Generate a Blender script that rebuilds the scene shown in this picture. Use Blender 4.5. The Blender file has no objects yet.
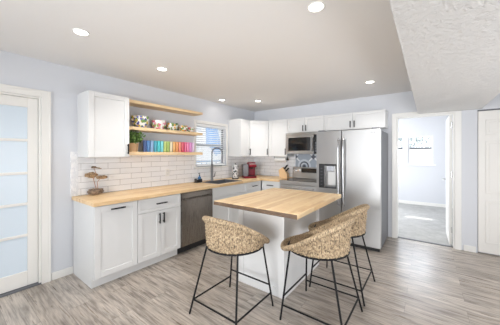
import bpy, bmesh, math, random
from mathutils import Vector, Matrix
random.seed(7)
PI = math.pi
SC = bpy.context.scene
COL = SC.collection

# ------------------------------------------------------------------ camera, sky, sun, area lights, exposure
CAMX, CAMZ = 3.38, 1.418
YAW = math.atan(178 / 237)
cam_d = bpy.data.cameras.new('camera'); cam = bpy.data.objects.new('camera', cam_d); COL.objects.link(cam)
cam.location = (CAMX, 0, CAMZ); cam.rotation_euler = (PI / 2, 0, YAW)
cam_d.sensor_fit = 'HORIZONTAL'; cam_d.sensor_width = 36; cam_d.lens = 36 * 237 / 500
cam_d.shift_y = -8.5 / 500; cam_d.clip_start = 0.02
SC.camera = cam

SC.view_settings.view_transform = 'Standard'
SC.view_settings.look = 'None'
SC.view_settings.gamma = 1
SC.view_settings.use_curve_mapping = False
SC.view_settings.exposure = 0.0

W = bpy.data.worlds.new('sky'); SC.world = W; W.use_nodes = True
bg = W.node_tree.nodes['Background']
bg.inputs[0].default_value = (0.90, 0.95, 1.0, 1); bg.inputs[1].default_value = 2.0

def light(name, kind, loc, rot, energy, color, **kw):
    d = bpy.data.lights.new(name, kind); d.energy = energy; d.color = color
    for k, v in kw.items(): setattr(d, k, v)
    o = bpy.data.objects.new(name, d); COL.objects.link(o); o.location = loc; o.rotation_euler = rot
    return o
# low sun behind the house: comes through the bedroom window onto its carpet
light('sun', 'SUN', (3, 12, 6), (math.radians(-54), 0, math.radians(0)), 5.0, (1, .96, .9), angle=.006)
# daylight at the patio opening behind the camera ; the rest are fill lights added out of view
light('daylight_patio', 'AREA', (1.75, -2.72, 1.2), (math.radians(90), 0, 0), 32, (.90, .95, 1), shape='RECTANGLE', size=2.5, size_y=2.0)
light('side_fill', 'AREA', (5.52, .8, 1.35), (0, math.radians(90), 0), 16, (.95, .97, 1), shape='RECTANGLE', size=1.6, size_y=2.6)  # added at an assumed side opening to brighten the kitchen
light('bedroom_glare_fill', 'AREA', (3.0, 9.9, 2.85), (math.radians(-62), 0, 0), 480, (.80, .89, 1), shape='RECTANGLE', size=3.2, size_y=1.3)  # hidden above the window view, added for glare on the kitchen floor
light('bedroom_fill', 'AREA', (1.08, 6.4, 1.4), (0, math.radians(-90), 0), 86, (.95, .97, 1), shape='RECTANGLE', size=1.5, size_y=2.0)  # added at an invented side opening to brighten the bedroom
light('side_upward_fill', 'AREA', (5.1, 2.4, .5), (0, math.radians(118), 0), 28, (.98, .98, 1), shape='RECTANGLE', size=.8, size_y=2.2)  # added fill aimed up at the ceiling, no real source there
def aimed(name, loc, to, energy, color, **kw):
    o = light(name, 'AREA', loc, (0, 0, 0), energy, color, shape='RECTANGLE', **kw)
    o.rotation_euler = (Vector(to) - Vector(loc)).to_track_quat('-Z', 'Y').to_euler(); return o
aimed('rear_fill', (3.0, -1.9, 1.5), (1.5, 4.7, 1.95), 27, (.97, .985, 1), size=1.6, size_y=1.0, spread=math.radians(75))  # added fill behind the camera to even out the far end
LAMP_W = 4.5

# ------------------------------------------------------------------ mesh helpers
OFF = {}
class Fr:                                   # wall-run frame: u along the run, d out of the face, z up
    def __init__(s, o, u, n): s.o = Vector(o); s.u = Vector(u).normalized(); s.n = Vector(n).normalized()
    def p(s, u, d, z): return s.o + s.u * u + s.n * d + Vector((0, 0, z))
LEFT = Fr((0, 0, 0), (0, 1, 0), (1, 0, 0))          # u = y, d = x
BACKY = 4.68
BACK = Fr((0, BACKY, 0), (1, 0, 0), (0, -1, 0))     # u = x, d = distance in front of the back wall

class MB:
    def __init__(s): s.bm = bmesh.new()
    def hexa(s, pts):
        v = [s.bm.verts.new(p) for p in pts]
        for f in ((0,1,2,3),(7,6,5,4),(0,4,5,1),(1,5,6,2),(2,6,7,3),(3,7,4,0)):
            s.bm.faces.new([v[i] for i in f])
        return s
    def box(s, x0, x1, y0, y1, z0, z1):
        return s.hexa([(x0,y0,z0),(x1,y0,z0),(x1,y1,z0),(x0,y1,z0),(x0,y0,z1),(x1,y0,z1),(x1,y1,z1),(x0,y1,z1)])
    def fbox(s, f, u0, u1, d0, d1, z0, z1):
        P = f.p
        return s.hexa([P(u0,d0,z0),P(u1,d0,z0),P(u1,d1,z0),P(u0,d1,z0),P(u0,d0,z1),P(u1,d0,z1),P(u1,d1,z1),P(u0,d1,z1)])
    def tube(s, pts, r, seg=10, closed=False):
        pts = [Vector(p) for p in pts]; n = len(pts); rings = []
        rr = r if isinstance(r, (list, tuple)) else [r] * n
        prev = None
        for i, p in enumerate(pts):
            if closed: t = pts[(i+1) % n] - pts[i-1]
            else: t = pts[min(i+1, n-1)] - pts[max(i-1, 0)]
            t.normalize()
            if prev is None:
                a = Vector((0,0,1)) if abs(t.z) < .9 else Vector((1,0,0))
                x = t.cross(a).normalized()
            else:
                x = (prev - t * prev.dot(t)).normalized()
            prev = x; y = t.cross(x)
            rings.append([s.bm.verts.new(p + (x*math.cos(2*PI*k/seg) + y*math.sin(2*PI*k/seg)) * rr[i]) for k in range(seg)])
        m = n if closed else n - 1
        for i in range(m):
            A, B = rings[i], rings[(i+1) % n]
            for k in range(seg): s.bm.faces.new((A[k], A[(k+1) % seg], B[(k+1) % seg], B[k]))
        if not closed:
            s.bm.faces.new(rings[0][::-1]); s.bm.faces.new(rings[-1])
        return s
    def lathe(s, prof, c=(0,0,0), seg=24, axis='z'):
        rings = []
        for r, z in prof:
            ring = []
            for k in range(seg if r > 1e-6 else 1):
                a = 2*PI*k/seg; q = (r*math.cos(a), r*math.sin(a), z)
                if axis == 'y': q = (q[0], q[2], q[1])
                if axis == 'x': q = (q[2], q[0], q[1])
                ring.append(s.bm.verts.new(Vector(c) + Vector(q)))
            rings.append(ring)
        for A, B in zip(rings, rings[1:]):
            for k in range(seg):
                k2 = (k+1) % seg
                if len(A) == 1 and len(B) == 1: break
                if len(A) == 1: s.bm.faces.new((A[0], B[k2], B[k]))
                elif len(B) == 1: s.bm.faces.new((A[k], A[k2], B[0]))
                else: s.bm.faces.new((A[k], A[k2], B[k2], B[k]))
        if len(rings[0]) > 1 and prof[0] != prof[-1]: s.bm.faces.new(rings[0][::-1])
        if len(rings[-1]) > 1 and prof[0] != prof[-1]: s.bm.faces.new(rings[-1])
        return s
    def prism(s, poly, z0, z1):
        a = [s.bm.verts.new((x, y, z0)) for x, y in poly]; b = [s.bm.verts.new((x, y, z1)) for x, y in poly]
        n = len(poly)
        s.bm.faces.new(a[::-1]); s.bm.faces.new(b)
        for i in range(n): s.bm.faces.new((a[i], a[(i+1) % n], b[(i+1) % n], b[i]))
        return s
    def blob(s, c, r, sc=(1,1,1), sub=3, amp=.15, seed=0):
        rg = random.Random(seed); ph = [rg.uniform(0, 6.28) for _ in range(6)]
        res = bmesh.ops.create_icosphere(s.bm, subdivisions=sub, radius=1)
        for v in res['verts']:
            p = v.co.copy()
            k = 1 + amp*(math.sin(4*p.x+ph[0])*math.sin(5*p.y+ph[1]) + .6*math.sin(9*p.z+ph[2]+3*p.x) + .5*math.sin(13*p.y+ph[3]))
            v.co = Vector(c) + Vector((p.x*sc[0], p.y*sc[1], p.z*sc[2])) * r * k
        return s
    def build(s, name, mat, parent=None, bevel=0, smooth=False, loc=None):
        bm = s.bm
        bmesh.ops.recalc_face_normals(bm, faces=bm.faces)
        off = OFF[parent.name] if parent else Vector(loc or (0,0,0))
        if off.length: bmesh.ops.translate(bm, verts=bm.verts, vec=-off)
        me = bpy.data.meshes.new(name); bm.to_mesh(me); bm.free()
        if smooth:
            for p in me.polygons: p.use_smooth = True
        me.materials.append(mat)
        o = bpy.data.objects.new(name, me); COL.objects.link(o)
        if parent: o.parent = parent
        elif loc: o.location = loc
        OFF[o.name] = off
        if smooth == 'auto': me.set_sharp_from_angle(angle=math.radians(35))
        if bevel:
            m = o.modifiers.new('bevel', 'BEVEL'); m.width = bevel; m.segments = 2; m.limit_method = 'ANGLE'; m.angle_limit = math.radians(40)
        return o

def tag(o, label=None, cat=None, group=None, kind=None):
    if label: o['label'] = label
    if cat: o['category'] = cat
    if group: o['group'] = group
    if kind: o['kind'] = kind
    return o
def thing(name, loc, label, cat, group=None):
    o = bpy.data.objects.new(name, None); COL.objects.link(o); o.location = loc; o.empty_display_size = .1
    OFF[o.name] = Vector(loc); return tag(o, label, cat, group)
def setting(name, loc=(0,0,0), label=None, cat=None):
    o = bpy.data.objects.new(name, None); COL.objects.link(o); o.location = loc; OFF[o.name] = Vector(loc)
    return tag(o, label, cat, None, 'structure')
def struct(o, label=None, cat=None): return tag(o, label, cat, None, 'structure')

# ------------------------------------------------------------------ materials
def mat(name, col, rough=.5, metal=0, **kw):
    m = bpy.data.materials.new(name); m.use_nodes = True
    b = m.node_tree.nodes['Principled BSDF']
    b.inputs['Base Color'].default_value = (*col, 1); b.inputs['Roughness'].default_value = rough; b.inputs['Metallic'].default_value = metal
    for k, v in kw.items(): b.inputs[k].default_value = v
    return m
class N:
    def __init__(s, m): s.t = m.node_tree; s.b = s.t.nodes['Principled BSDF']
    def n(s, typ, **kw):
        x = s.t.nodes.new(typ)
        for k, v in kw.items():
            if k.startswith('i_'): x.inputs[k[2:].replace('_', ' ')].default_value = v
            else: setattr(x, k, v)
        return x
    def l(s, a, b): s.t.links.new(a, b)
    def coord(s, scale=(1,1,1), rot=(0,0,0), kind='Object'):
        c = s.n('ShaderNodeTexCoord'); mp = s.n('ShaderNodeMapping')
        mp.inputs['Scale'].default_value = scale; mp.inputs['Rotation'].default_value = rot
        s.l(c.outputs[kind], mp.inputs['Vector']); return mp.outputs[0]
    def noise(s, vec, scale, detail=3, rough=.5):
        x = s.n('ShaderNodeTexNoise'); x.inputs['Scale'].default_value = scale; x.inputs['Detail'].default_value = detail; x.inputs['Roughness'].default_value = rough
        s.l(vec, x.inputs['Vector']); return x.outputs['Fac']
    def ramp(s, fac, stops, interp='LINEAR'):
        r = s.n('ShaderNodeValToRGB'); e = r.color_ramp.elements; r.color_ramp.interpolation = interp
        while len(e) < len(stops): e.new(.5)
        for x, (p, c) in zip(e, stops): x.position = p; x.color = (*c, 1) if len(c) == 3 else c
        s.l(fac, r.inputs[0]); return r.outputs[0]
    def mix(s, fac, a, b, mode='MIX'):
        x = s.n('ShaderNodeMix', data_type='RGBA', blend_type=mode)
        for sock, v in ((x.inputs[0], fac), (x.inputs[6], a), (x.inputs[7], b)):
            if isinstance(v, (int, float)): sock.default_value = v
            elif isinstance(v, tuple): sock.default_value = (*v, 1)
            else: s.l(v, sock)
        return x.outputs[2]
    def math(s, op, a, b=0.0):
        x = s.n('ShaderNodeMath', operation=op)
        for i, v in enumerate((a, b)):
            if isinstance(v, (int, float)): x.inputs[i].default_value = v
            else: s.l(v, x.inputs[i])
        return x.outputs[0]
    def bump(s, h, strength=.2, dist=.01):
        x = s.n('ShaderNodeBump'); x.inputs['Strength'].default_value = strength; x.inputs['Distance'].default_value = dist
        s.l(h, x.inputs['Height']); s.l(x.outputs[0], s.b.inputs['Normal'])
    def col(s, c): s.l(c, s.b.inputs['Base Color'])

def plaster(name, col, scale, strength, rough=.85):
    m = mat(name, col, rough); n = N(m); n.bump(n.noise(n.coord(), scale, 4), strength, .004); return m
M = {}
M['wall'] = plaster('painted wall', (.685, .70, .735), 120, .12)
M['ceiling'] = plaster('ceiling paint', (.84, .82, .80), 60, .25)
m = mat('knockdown texture', (.70, .69, .675), .6); n = N(m)
n.bump(n.ramp(n.noise(n.coord(), 26, 4, .6), [(.45, (0,0,0)), (.56, (1,1,1))]), .45, .006); M['soffit'] = m
M['trim'] = mat('white trim paint', (.84, .83, .80), .35)
M['door'] = mat('warm white door paint', (.84, .82, .78), .4)
M['cab'] = mat('white cabinet paint', (.75, .75, .745), .32)
M['black'] = mat('black metal', (.009, .009, .010), .5, 0, **{'Specular IOR Level': .25})
M['blackplastic'] = mat('black plastic', (.018, .018, .02), .3)
M['darkgrey'] = mat('dark grey enamel', (.16, .165, .18), .45, .3)
M['gunmetal'] = mat('gunmetal faucet', (.26, .265, .28), .28, .9)
M['handle'] = mat('fridge handle steel', (.52, .53, .55), .22, 1)
M['chrome'] = mat('polished steel', (.75, .75, .77), .15, 1)
def steel(name, col, rough, scale):
    m = mat(name, col, rough, 1); n = N(m)
    f = n.noise(n.coord(scale), 6, 3)
    n.l(n.ramp(f, [(.2, (rough-.02,)*3), (.8, (rough+.03,)*3)]), n.b.inputs['Roughness']); return m
M['steel'] = steel('brushed stainless steel', (.53, .525, .52), .30, (60, 60, .6))
n = N(M['steel']); tg = n.n('ShaderNodeTangent', direction_type='RADIAL', axis='Z'); n.l(tg.outputs[0], n.b.inputs['Tangent'])
n.b.inputs['Anisotropic'].default_value = .85; n.b.inputs['Anisotropic Rotation'].default_value = 0.25
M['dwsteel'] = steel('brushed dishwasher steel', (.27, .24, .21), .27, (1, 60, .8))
M['glassblack'] = mat('black glass', (.012, .012, .014), .08)
M['rubber'] = mat('toe kick black', (.02, .02, .02), .7)

def butcher(name, along, dark=0.0):
    m = mat(name, (.8, .6, .36), .42); n = N(m)
    sc = (1, 1, 1); rot = (0, 0, 0) if along == 'x' else (0, 0, PI/2)
    c = n.coord(sc, rot)
    br = n.n('ShaderNodeTexBrick', offset=.43, offset_frequency=2)
    br.inputs['Color1'].default_value = (0, 0, 0, 1); br.inputs['Color2'].default_value = (1, 1, 1, 1); br.inputs['Mortar'].default_value = (.35, .35, .35, 1)
    br.inputs['Scale'].default_value = 1; br.inputs['Mortar Size'].default_value = .0008
    br.inputs['Brick Width'].default_value = .62; br.inputs['Row Height'].default_value = .043
    n.l(c, br.inputs['Vector'])
    base = n.ramp(br.outputs['Color'], [(0, (.70-dark, .47-dark, .245-dark)), (.35, (.83-dark, .60-dark, .34-dark)), (.7, (.89-dark, .69-dark, .43-dark)), (1, (.78-dark, .54-dark, .29-dark))])
    mp = n.n('ShaderNodeMapping'); mp.inputs['Scale'].default_value = (3, 40, 40); n.l(c, mp.inputs['Vector'])
    g = n.noise(mp.outputs[0], 2.2, 5, .6)
    n.col(n.mix(.42, base, n.ramp(g, [(.3, (.72, .55, .38)), (.55, (1, 1, 1)), (.8, (1, .93, .84))]), 'MULTIPLY'))
    return m
M['blockY'] = butcher('butcher block along the wall', 'y'); M['blockX'] = butcher('butcher block on the back run', 'x')
M['island'] = butcher('island butcher block', 'y')
m = mat('dark live edge wood', (.3, .2, .13), .55); n = N(m)
n.col(n.ramp(n.noise(n.coord((5, 5, 60)), 2.5, 4), [(.3, (.07, .04, .025)), (.55, (.15, .095, .06)), (.8, (.30, .20, .13))])); M['edge'] = m

m = mat('grey oak vinyl planks', (.4, .35, .3), .32, **{'Specular IOR Level': .9}); n = N(m)
c = n.coord()
br = n.n('ShaderNodeTexBrick', offset=.37, offset_frequency=2)
for k, v in (('Color1', (0,0,0,1)), ('Color2', (1,1,1,1)), ('Mortar', (.5,.5,.5,1))): br.inputs[k].default_value = v
br.inputs['Scale'].default_value = 1; br.inputs['Mortar Size'].default_value = .0009; br.inputs['Brick Width'].default_value = 1.22; br.inputs['Row Height'].default_value = .18
n.l(c, br.inputs['Vector'])
off = n.n('ShaderNodeVectorMath', operation='ADD'); n.l(c, off.inputs[0])
sc3 = n.n('ShaderNodeVectorMath', operation='SCALE'); n.l(br.outputs['Color'], sc3.inputs[0]); sc3.inputs['Scale'].default_value = 7.0
n.l(sc3.outputs[0], off.inputs[1])
mp = n.n('ShaderNodeMapping'); mp.inputs['Scale'].default_value = (1.1, 24, 1); n.l(off.outputs[0], mp.inputs['Vector'])
g = n.noise(mp.outputs[0], 2.2, 7, .62)
mpb = n.n('ShaderNodeMapping'); mpb.inputs['Scale'].default_value = (1.6, 9, 1); n.l(off.outputs[0], mpb.inputs['Vector'])
gb = n.noise(mpb.outputs[0], 2.4, 4, .55)
mp2 = n.n('ShaderNodeMapping'); mp2.inputs['Scale'].default_value = (2.2, 7, 1); n.l(off.outputs[0], mp2.inputs['Vector'])
wv = n.n('ShaderNodeTexWave', wave_type='RINGS', rings_direction='Z'); wv.inputs['Scale'].default_value = .8; wv.inputs['Distortion'].default_value = 6; wv.inputs['Detail'].default_value = 3
n.l(mp2.outputs[0], wv.inputs['Vector'])
plank = n.ramp(br.outputs['Color'], [(0, (.40, .345, .295)), (.5, (.455, .40, .35)), (1, (.50, .445, .39))])
grain = n.ramp(g, [(.30, (.45, .42, .40)), (.43, (.84, .83, .82)), (.56, (1.13, 1.13, 1.12)), (.72, (.74, .72, .71))])
colr = n.mix(1, plank, grain, 'MULTIPLY')
colr = n.mix(1, colr, n.ramp(gb, [(.32, (.55, .53, .51)), (.5, (.97, .97, .97)), (.66, (1.16, 1.16, 1.16))]), 'MULTIPLY')
colr = n.mix(.30, colr, n.ramp(wv.outputs['Fac'], [(0, (.62, .60, .58)), (.5, (1.1, 1.1, 1.1)), (1, (.9, .9, .9))]), 'MULTIPLY')
n.col(n.mix(br.outputs['Fac'], colr, (.13, .11, .095)))
n.bump(g, .08, .002)
n.l(n.ramp(g, [(.3, (.36,)*3), (.7, (.25,)*3)]), n.b.inputs['Roughness'])
M['floor'] = m

def subway(name, rot):
    m = mat(name, (.85, .85, .85), .12); n = N(m)
    c0 = n.n('ShaderNodeTexCoord'); sep = n.n('ShaderNodeSeparateXYZ'); n.l(c0.outputs['Object'], sep.inputs[0])
    cmb = n.n('ShaderNodeCombineXYZ'); n.l(sep.outputs['Y' if rot else 'X'], cmb.inputs['X']); n.l(sep.outputs['Z'], cmb.inputs['Y'])
    br = n.n('ShaderNodeTexBrick', offset=.5); n.l(cmb.outputs[0], br.inputs['Vector'])
    br.inputs['Scale'].default_value = 1; br.inputs['Mortar Size'].default_value = .0022; br.inputs['Mortar Smooth'].default_value = .2
    br.inputs['Brick Width'].default_value = .305; br.inputs['Row Height'].default_value = .0765
    br.inputs['Color1'].default_value = (.86, .86, .875, 1); br.inputs['Color2'].default_value = (.90, .90, .91, 1); br.inputs['Mortar'].default_value = (.36, .355, .355, 1)
    n.col(br.outputs['Color']); n.bump(n.math('SUBTRACT', 1.0, br.outputs['Fac']), .4, .002); return m
M['subwayL'] = subway('white subway tile left', True); M['subwayB'] = subway('white subway tile back', False)

# patterned cement tiles behind the range (object origin at the centre of a medallion)
m = mat('patterned grey tile', (.6, .62, .66), .35); n = N(m)
c0 = n.n('ShaderNodeTexCoord'); sep = n.n('ShaderNodeSeparateXYZ'); n.l(c0.outputs['Object'], sep.inputs[0])
def tri(sock):   # distance to the nearest multiple of 0.40
    a = n.math('PINGPONG', sock, .20); return a
u, v = tri(sep.outputs['X']), tri(sep.outputs['Z'])
r = n.math('SQRT', n.math('ADD', n.math('MULTIPLY', u, u), n.math('MULTIPLY', v, v)))
ring = n.math('LESS_THAN', n.math('ABSOLUTE', n.math('SUBTRACT', r, .125)), .022)
ring2 = n.math('LESS_THAN', n.math('ABSOLUTE', n.math('SUBTRACT', r, .06)), .013)
dot = n.math('LESS_THAN', r, .03)
diag = n.math('LESS_THAN', n.math('ABSOLUTE', n.math('SUBTRACT', u, v)), .020)
diag = n.math('MULTIPLY', diag, n.math('GREATER_THAN', r, .15))
u2, v2 = n.math('SUBTRACT', .20, u), n.math('SUBTRACT', .20, v)
dia = n.math('LESS_THAN', n.math('ADD', u2, v2), .055)
cc = n.mix(ring, (.40, .45, .52), (.66, .70, .76)); cc = n.mix(n.math('LESS_THAN', r, .10), cc, (.22, .25, .30)); cc = n.mix(ring2, cc, (.60, .64, .70)); cc = n.mix(dot, cc, (.07, .08, .10))
cc = n.mix(n.math('LESS_THAN', n.math('ABSOLUTE', n.math('SUBTRACT', r, .092)), .012), cc, (.09, .10, .13))
cc = n.mix(diag, cc, (.85, .87, .9)); cc = n.mix(dia, cc, (.10, .11, .14)); n.col(cc); M['pattern'] = m

m = mat('woven seagrass', (.6, .45, .28), .75); n = N(m)
c = n.coord((1, 1, .42)); f = n.noise(c, 95, 2, .55)
f2 = n.noise(n.coord((1, 1, 1)), 9, 3)
n.col(n.mix(.35, n.ramp(f, [(.33, (.11, .085, .062)), (.44, (.31, .23, .145)), (.55, (.47, .355, .225)), (.72, (.62, .50, .345))]), n.ramp(f2, [(.35, (.66, .60, .52)), (.65, (1.05, 1.0, .95))]), 'MULTIPLY'))
n.bump(n.noise(n.coord((1, 1, .5)), 160, 3), .5, .003); M['wicker'] = m

m = mat('carpet', (.50, .50, .49), .95); n = N(m); c = n.coord()
n.col(n.ramp(n.noise(c, 7, 6, .7), [(.3, (.36, .36, .35)), (.7, (.51, .51, .50))])); n.bump(n.noise(c, 90, 3), .8, .01); M['carpet'] = m
M['frost'] = mat('frosted glass', (.70, .79, .87), .22)
M['blind'] = mat('white vinyl blind', (.90, .91, .92), .5)
M['vinyl'] = mat('white vinyl window frame', (.82, .83, .85), .4)
M['greyvinyl'] = mat('grey window rail', (.10, .11, .13), .5)
M['pane'] = None
def clear_glass():
    m = bpy.data.materials.new('window glass'); m.use_nodes = True; t = m.node_tree
    t.nodes.remove(t.nodes['Principled BSDF'])
    tr = t.nodes.new('ShaderNodeBsdfTransparent'); gl = t.nodes.new('ShaderNodeBsdfGlossy'); gl.inputs['Roughness'].default_value = .02
    fr = t.nodes.new('ShaderNodeFresnel'); mx = t.nodes.new('ShaderNodeMixShader'); fr.inputs['IOR'].default_value = 1.35
    t.links.new(fr.outputs[0], mx.inputs[0]); t.links.new(tr.outputs[0], mx.inputs[1]); t.links.new(gl.outputs[0], mx.inputs[2])
    t.links.new(mx.outputs[0], t.nodes['Material Output'].inputs['Surface']); return m
M['pane'] = clear_glass()
M['marble'] = mat('white marble', (.86, .86, .87), .15); n = N(M['marble'])
n.col(n.ramp(n.noise(n.coord((1, 6, 3), (0.6, 0, 0)), 3, 5, .7), [(.40, (.86, .86, .87)), (.5, (.70, .71, .74)), (.56, (.87, .87, .88))]))
M['led'] = mat('lamp lens', (1, .95, .88), .5); b = M['led'].node_tree.nodes['Principled BSDF']
b.inputs['Emission Color'].default_value = (1, .95, .87, 1); b.inputs['Emission Strength'].default_value = 9

# ------------------------------------------------------------------ the room shell
H = 2.446; YB = -2.6; XR = 5.4; SOF = 2.06
tb = MB(); tb.box(-.15, XR+.1, YB-.1, BACKY+.06, -.1, 0); struct(tb.build('floor', M['floor']), 'grey-brown wood plank floor of the kitchen', 'floor')
tb = MB(); tb.box(-.15, XR+.1, YB-.1, BACKY+.12, H, H+.1); struct(tb.build('ceiling', M['ceiling']), 'off-white kitchen ceiling with recessed lamps', 'ceiling')
tb = MB(); tb.box(3.25, 3.985, YB, BACKY, SOF, H); struct(tb.build('ceiling_soffit', M['soffit']), 'textured lowered ceiling strip running to the doorway', 'ceiling')
DY0, DY1, DZ = -.115, .70, 2.035       # french door opening
WY0, WY1, WZ0, WZ1 = 2.86, 3.665, 1.18, 1.985    # kitchen window opening
tb = MB()
tb.box(-.15, 0, YB, DY0, 0, H).box(-.15, 0, DY0, DY1, DZ, H).box(-.15, 0, DY1, WY0, 0, H)
tb.box(-.15, 0, WY0, WY1, 0, WZ0).box(-.15, 0, WY0, WY1, WZ1, H).box(-.15, 0, WY1, BACKY+.12, 0, H)
struct(tb.build('wall_left', M['wall']), 'pale lavender grey wall with the shelves and window', 'wall')
OX0, OX1, OZ = 2.955, 3.70, 2.035       # bedroom doorway
tb = MB()
tb.box(0, OX0, BACKY, BACKY+.12, 0, H).box(OX0, OX1, BACKY, BACKY+.12, OZ, H).box(OX1, 3.948, BACKY, BACKY+.12, 0, H)
tb.box(3.948, 5.10, BACKY+.05, BACKY+.12, 0, H).box(3.948, 5.10, BACKY, BACKY+.05, 2.05, H).box(5.10, XR+.1, BACKY, BACKY+.12, 0, H)
struct(tb.build('wall_back', M['wall']), 'pale lavender grey wall behind the range and fridge', 'wall')
tb = MB()
tb.box(XR, XR+.1, YB, -.5, 0, H).box(XR, XR+.1, 2.1, BACKY, 0, H).box(XR, XR+.1, -.5, 2.1, 0, .55).box(XR, XR+.1, -.5, 2.1, 2.15, H)
struct(tb.build('wall_right', M['wall']), 'side wall out of view with an added opening for light', 'wall')
tb = MB()
tb.box(-.15, .5, YB-.1, YB, 0, H).box(3.0, XR+.1, YB-.1, YB, 0, H).box(.5, 3.0, YB-.1, YB, 2.2, H).box(.5, 3.0, YB-.1, YB, 0, .2)
struct(tb.build('wall_rear', M['wall']), 'wall behind the viewer with a patio opening', 'wall')
# bedroom
BX0, BX1, BYF = 1.2, 4.9, 8.1
tb = MB(); tb.box(BX0-.1, BX1+.1, BACKY+.06, BYF+.1, -.1, .004); struct(tb.build('floor_bedroom', M['carpet']), 'light grey carpet beyond the doorway', 'carpet')
tb = MB(); tb.box(BX0-.1, BX1+.1, BACKY+.12, BYF+.12, H, H+.1); struct(tb.build('ceiling_bedroom', M['ceiling']), 'bedroom ceiling', 'ceiling')
BW = ((2.20, 2.825), (2.925, 3.49)); BZ0, BZ1 = 1.13, 1.92
tb = MB()
tb.box(BX0-.1, BX0, BACKY+.12, 5.4, 0, H).box(BX0-.1, BX0, 7.4, BYF, 0, H).box(BX0-.1, BX0, 5.4, 7.4, 0, .65).box(BX0-.1, BX0, 5.4, 7.4, 2.15, H)  # side opening added to let the bedroom fill in
tb.box(BX1, BX1+.1, BACKY+.12, BYF, 0, H)
struct(tb.build('wall_bedroom_side', M['wall']), 'bedroom side walls', 'wall')
tb = MB()
tb.box(BX0-.1, BW[0][0], BYF, BYF+.1, 0, H).box(BW[0][1], BW[1][0], BYF, BYF+.1, 0, H).box(BW[1][1], BX1+.1, BYF, BYF+.1, 0, H)
for a, b_ in BW: tb.box(a, b_, BYF, BYF+.1, 0, BZ0).box(a, b_, BYF, BYF+.1, BZ1, H)
struct(tb.build('wall_bedroom_far', M['wall']), 'pale far wall of the bedroom with two windows', 'wall')
tb = MB(); tb.box(BX0, BX1, BYF-.014, BYF, .004, .09); struct(tb.build('baseboard_bedroom', M['trim'], bevel=.004), 'white baseboard along the bedroom far wall', 'baseboard')
for i, (a, b_) in enumerate(BW):
    w = setting('window_%d' % (i+2), ((a+b_)/2, BYF, BZ0), ['partly hidden bedroom window at the left door jamb', 'bedroom window seen in the middle of the doorway'][i], 'window')
    f = MB(); t = .035
    f.box(a, b_, BYF+.02, BYF+.07, BZ0, BZ0+t).box(a, b_, BYF+.02, BYF+.07, BZ1-t, BZ1).box(a, a+t, BYF+.02, BYF+.07, BZ0+t, BZ1-t).box(b_-t, b_, BYF+.02, BYF+.07, BZ0+t, BZ1-t)
    f.build('frame', M['vinyl'], w, bevel=.003)
    MB().box(a+t, b_-t, BYF+.015, BYF+.06, 1.560, 1.605).build('meeting_rail', M['greyvinyl'], w)
    MB().box(a+t, b_-t, BYF+.040, BYF+.045, 1.60, BZ1-t).build('pane', M['pane'], w)
    MB().box(a-.06, b_+.06, BYF-.03, BYF+.02, BZ0-.03, BZ0).build('sill', M['trim'], w, bevel=.004)
    sh = MB(); k = 14
    for q in range(k):          # cellular shade folds covering the lower sash
        z0 = 1.565 - (1.565-1.30)*q/k; z1 = 1.565 - (1.565-1.30)*(q+1)/k; zm = (z0+z1)/2
        sh.prism([(a+t, BYF+.022), (b_-t, BYF+.022), (b_-t, BYF+.03), (a+t, BYF+.03)], z1, z0)
    sm = M.get('shade') or mat('white shade fabric', (.9, .9, .9), .8, **{'Transmission Weight': .35}); M['shade'] = sm
    sh.build('shade', sm, w)

# baseboards
tb = MB(); tb.box(0, .014, .785, .988, 0, .085); struct(tb.build('baseboard_left', M['trim'], bevel=.004), 'short white baseboard between french door and cabinets', 'baseboard')
tb = MB(); tb.box(3.80, 3.93, BACKY-.014, BACKY, 0, .085); struct(tb.build('baseboard_back', M['trim'], bevel=.004), 'short white baseboard between the two doors', 'baseboard')
# doorway casing
t1 = MB()
t1.box(OX0-.065, OX0, BACKY-.018, BACKY, 0, OZ+.065).box(OX1, OX1+.075, BACKY-.018, BACKY, 0, OZ+.02).box(OX0, OX1, BACKY-.018, BACKY, OZ, SOF-.001).box(OX0, 3.249, BACKY-.018, BACKY, SOF-.001, OZ+.065)
t1.box(OX0, OX0+.016, BACKY, BACKY+.12, 0, OZ).box(OX1-.016, OX1, BACKY, BACKY+.12, 0, OZ).box(OX0+.016, OX1-.016, BACKY, BACKY+.12, OZ-.016, OZ)
struct(t1.build('trim_1', M['trim'], bevel=.003), 'white casing around the bedroom doorway', 'door casing')
tb = MB(); tb.box(OX0+.016, OX1-.016, BACKY+.035, BACKY+.085, .0, .008); struct(tb.build('trim_2', M['darkgrey']), 'dark threshold strip between plank floor and carpet', 'threshold')

# french door with five frosted lites
d1 = setting('door_1', (0, .3, 0), 'white french door with five frosted glass panes', 'door')
c = MB()
for a, b_ in ((DY1, DY1+.08), (DY0-.08, DY0)): c.box(0, .018, a, b_, 0, DZ+.075)
c.box(0, .018, DY0, DY1, DZ, DZ+.075)
c.box(.018, .024, DY1+.055, DY1+.08, 0, DZ+.075).box(.018, .024, DY0-.08, DY1+.055, DZ+.05, DZ+.075)
c.box(-.15, 0, DY1-.018, DY1, 0, DZ).box(-.15, 0, DY0, DY0+.018, 0, DZ).box(-.15, 0, DY0+.018, DY1-.018, DZ-.018, DZ)
c.build('frame', M['door'], d1, bevel=.004)
ya, yb, x0, x1 = DY0+.02, DY1-.02, -.065, -.028
s = MB(); st = .085
zb = (0.175, 1.915); rails = [.555, .888, 1.215, 1.565]
s.box(x0, x1, ya, ya+st, .02, DZ-.02).box(x0, x1, yb-st, yb, .02, DZ-.02).box(x0, x1, ya+st, yb-st, .02, zb[0]).box(x0, x1, ya+st, yb-st, zb[1], DZ-.02)
for z in rails: s.box(x0+.004, x1-.002, ya+st, yb-st, z-.014, z+.014)
s.build('slab', M['door'], d1, bevel=.004)
ed = [zb[0]] + rails + [zb[1]]
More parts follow.
